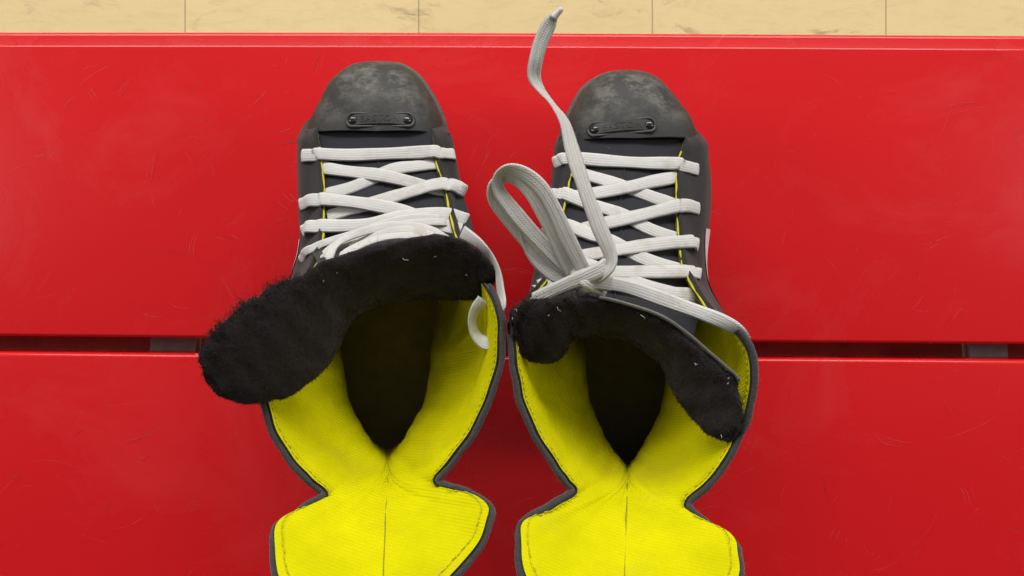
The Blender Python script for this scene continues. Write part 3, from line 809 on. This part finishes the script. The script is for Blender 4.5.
RIGHT = dict(
 label='black hockey skate with white lace loop and loose lace end beyond its toe',
 base=(628, 300, 0), seed=2.3, corner=(6, 34), stations=right_L + right_C + right_R[::-1], text='EASTON',
 print=[(33.7, 36.4, 1.3, 2.05)],
 toe=[(562,147),(563,136),(565,124),(571,110),(581,91),(589,82),(599,75),(609,71),(621,69),(634,69),(648,72),(661,80),(675,96),(684,108),(691,119),(695,131),(698,145)],
 toeK=(635, 138, .1175), tc=P(630, 110, .085), badge=(622, 125.5, .1165, 3.5),
 trows=[1, 2, 3, 4], ttop=[(545,304,.186),(575,303,.190),(615,307,.190),(655,320,.188),(692,344,.185)], tmid=[(541,284,.168),(575,280,.174),(615,283,.176),(655,291,.175),(699,305,.170)],
 felt=[((508,320,.204),(509,338,.198)), ((511,311,.205),(516,350,.192)), ((520,304,.206),(529,361,.188)), ((534,299,.206),(548,363,.186)),
   ((552,297,.206),(560,354,.184)), ((570,296,.206),(570,339,.180)), ((599,298,.205),(597,336,.176)), ((631,306,.204),(621,340,.174)),
   ((661,317,.204),(645,351,.175)), ((685,333,.204),(664,366,.178)), ((708,353,.203),(674,390,.184)), ((725,368,.203),(684,409,.190)),
   ((736,379,.202),(697,423,.194)), ((741,400,.201),(709,435,.196)), ((742,419,.200),(724,440,.197)), ((739,430,.199),(733,437,.197))],
 rag=.0012, feltH=.0055, fuzz=9000, tufts=[(12, 14.9, 260, .0024), (.5, 6, 500, .0026), (6, 9, 100, .0015)], trim=(6.0, 12.3),
 strands=[
  [(570,171,-.001),(598,178,.001),(623,186,.0005),(658,199,.0002),(678,206,-.002)],
  [(680,177,-.001),(655,181,.002),(628,187,.0035),(595,193,.002),(575,196,.0002),(566,199,-.001)],
  [(554,169,0),(558,161,.0003),(566,158.5,.0005),(603,160.5,.001),(645,163,.001),(678,165,.0005),(696,169,.0003),(701,180,0)],
  [(550,201,0),(554,194,.0003),(564,194,.001),(590,204,.001),(622,214,.001),(650,229,.0002),(675,238,-.002)],
  [(700,217,0),(697,208,.0003),(688,205.5,.0008),(677,206.5,.001),(645,214,.003),(603,223.5,.003),(579,230,.001),(560,236,-.002)],
  [(549,232,0),(554,224,.0003),(568,225.5,.001),(590,234,.001),(612,241,.001),(645,259,.0002),(676,268,-.002)],
  [(699,254,0),(696,244,.0003),(688,241.5,.0008),(645,245.5,.003),(609,251,.003),(582,256,.001),(556,262,-.001)],
  [(540,266,0),(547,256,.0003),(560,256,.001),(585,263,.002),(610,272,.001),(640,284,.0005),(668,292,.0002),(688,298,-.002)],
  [(701,285,0),(698,274,.0003),(690,271.5,.0008),(645,271.5,.003),(612,272,.003),(590,270,.001)],
  [(703,311,0),(700,300,.0003),(692,295.5,.001),(667,293,.002),(638,286,.004),(605,282,.004)],
  
  [(536,292,.0001),(540,286,.0005),(550,282,.001),(567,280,.003),(590,281,.005)],
 ],
 free=[dict(name='lace', p=[(598,282,.200),(618,285,.199),(637,290,.197),(660,298,.196),(682,306,.196),(704,314,.198),(722,321.5,.199,15),(736,329.5,.198,35),(744,338,.192,60)]),
  dict(name='lace_loop', p=[(590,283,.200,0),(580,263,.207,0),(567,237,.213,-5),(554,209,.217,-10),(541,188,.219,-20),(524,174,.219,-40),(509,170,.217,-55),(499,177,.214,-50),(499,190,.211,-25),(510,206,.209,-8),(531,231,.207,0),(555,256,.205,0),(581,279,.200,0)],
            more=[[(588,286,.197,0),(572,270,.203,0),(558,243,.209,-5),(545,216,.213,-10),(533,195,.215,-20),(518,181,.214,-42),(504,178,.212,-55),(494,186,.209,-50),(495,199,.206,-25),(505,214,.204,-8),(525,239,.202,0),(549,264,.200,0),(577,284,.197,0)], [(560,258,.200,0),(548,226,.204,10),(534,200,.206,20)][::-1][1:] + [(575,281,.199,0)], [(521,222,.203,-50),(526,237,.201,-40),(533,253,.200,-20),(543,266,.200,-5),(558,277,.200,0),(582,284,.199,0)],
                  [(530,238,.200,-30),(540,254,.199,-20),(555,268,.199,0),(578,279,.199,0)]]),
       dict(name='knot', th=.0022, p=[(534,300,.196,-10),(550,292,.201,0),(568,284,.206,0),(585,277,.210,0),(600,270,.212,0),(607,264,.210,30)],
            more=[[(606,292,.198,0),(598,287,.206,0),(588,281,.2105,0),(580,274,.207,0),(576,268,.203,0)], [(580,296,.198,0),(585,288,.207,0),(595,282,.2085,0),(612,284,.205,0)]]),
       dict(name='loose_end', p=[(590,279,.207,0),(601,274,.211,-20),(610,266,.213,-45),(610,254,.213,-30),(600,229,.212,-10),(588,198,.210,0),(578,168,.207,5),(572,148,.204,15),(565,122,.200,40),(553,104,.197,62),(541,89,.196,45),(534.5,76,.197,15),(536,60,.200,5),(541,42,.202,5),(549,25,.204,20,.0075),(554,16,.205,30,.005)],
            aglet=[(552.5,18.5,.2048), (562,8,.206)])],
 threads=[],
)
build_skate(LEFT); build_skate(RIGHT)

# ------------------------------------------------------------------ light: ceiling panels of an indoor rink
def area(name, loc, target, sx, sy, power, col=(1, 1, 1)):
    d = bpy.data.lights.new(name, 'AREA'); d.shape = 'RECTANGLE'; d.size = sx; d.size_y = sy; d.energy = power; d.color = col
    o = bpy.data.objects.new(name, d); COL.objects.link(o); o.location = loc
    o.rotation_euler = (Vector(target) - Vector(loc)).to_track_quat('-Z', 'Y').to_euler(); return o
area('ceiling_light', (0, 2.7, 1.8), (0, .1, 0), 5.0, 1.0, 156, (1, .98, .95))
area('ceiling_light', (-3.3, .6, 1.7), (0, 0, 0), .7, 2.4, 28, (1, .98, .95))
area('ceiling_light', (3.3, .6, 1.7), (0, 0, 0), .7, 2.4, 28, (1, .98, .95))
# the hall: bright ahead of the bench, dim behind the person standing over it
w = bpy.data.worlds.new('World'); scene.world = w; w.use_nodes = True; wn = w.node_tree
tc = wn.nodes.new('ShaderNodeTexCoord'); sp = wn.nodes.new('ShaderNodeSeparateXYZ'); mr = wn.nodes.new('ShaderNodeMapRange')
wn.links.new(tc.outputs['Generated'], sp.inputs[0]); wn.links.new(sp.outputs['Y'], mr.inputs['Value'])
mr.inputs['From Min'].default_value = -.5; mr.inputs['From Max'].default_value = .7; mr.inputs['To Min'].default_value = .05; mr.inputs['To Max'].default_value = .28
wn.links.new(mr.outputs['Result'], wn.nodes['Background'].inputs[1]); wn.nodes['Background'].inputs[0].default_value = (1, .98, .96, 1)

cam = bpy.data.cameras.new('camera'); co = bpy.data.objects.new('camera', cam); COL.objects.link(co)
co.location = (0, 0, CAM_Z); co.rotation_euler = (0, 0, 0); cam.sensor_width = 36; cam.lens = 36 * FOC / 1024; cam.clip_start = .02; cam.clip_end = 50
scene.camera = co
scene.render.engine = 'CYCLES'; scene.cycles.use_denoising = True; scene.cycles.max_bounces = 8
scene.view_settings.view_transform = 'Standard'; scene.view_settings.look = 'None'; scene.view_settings.exposure = 0
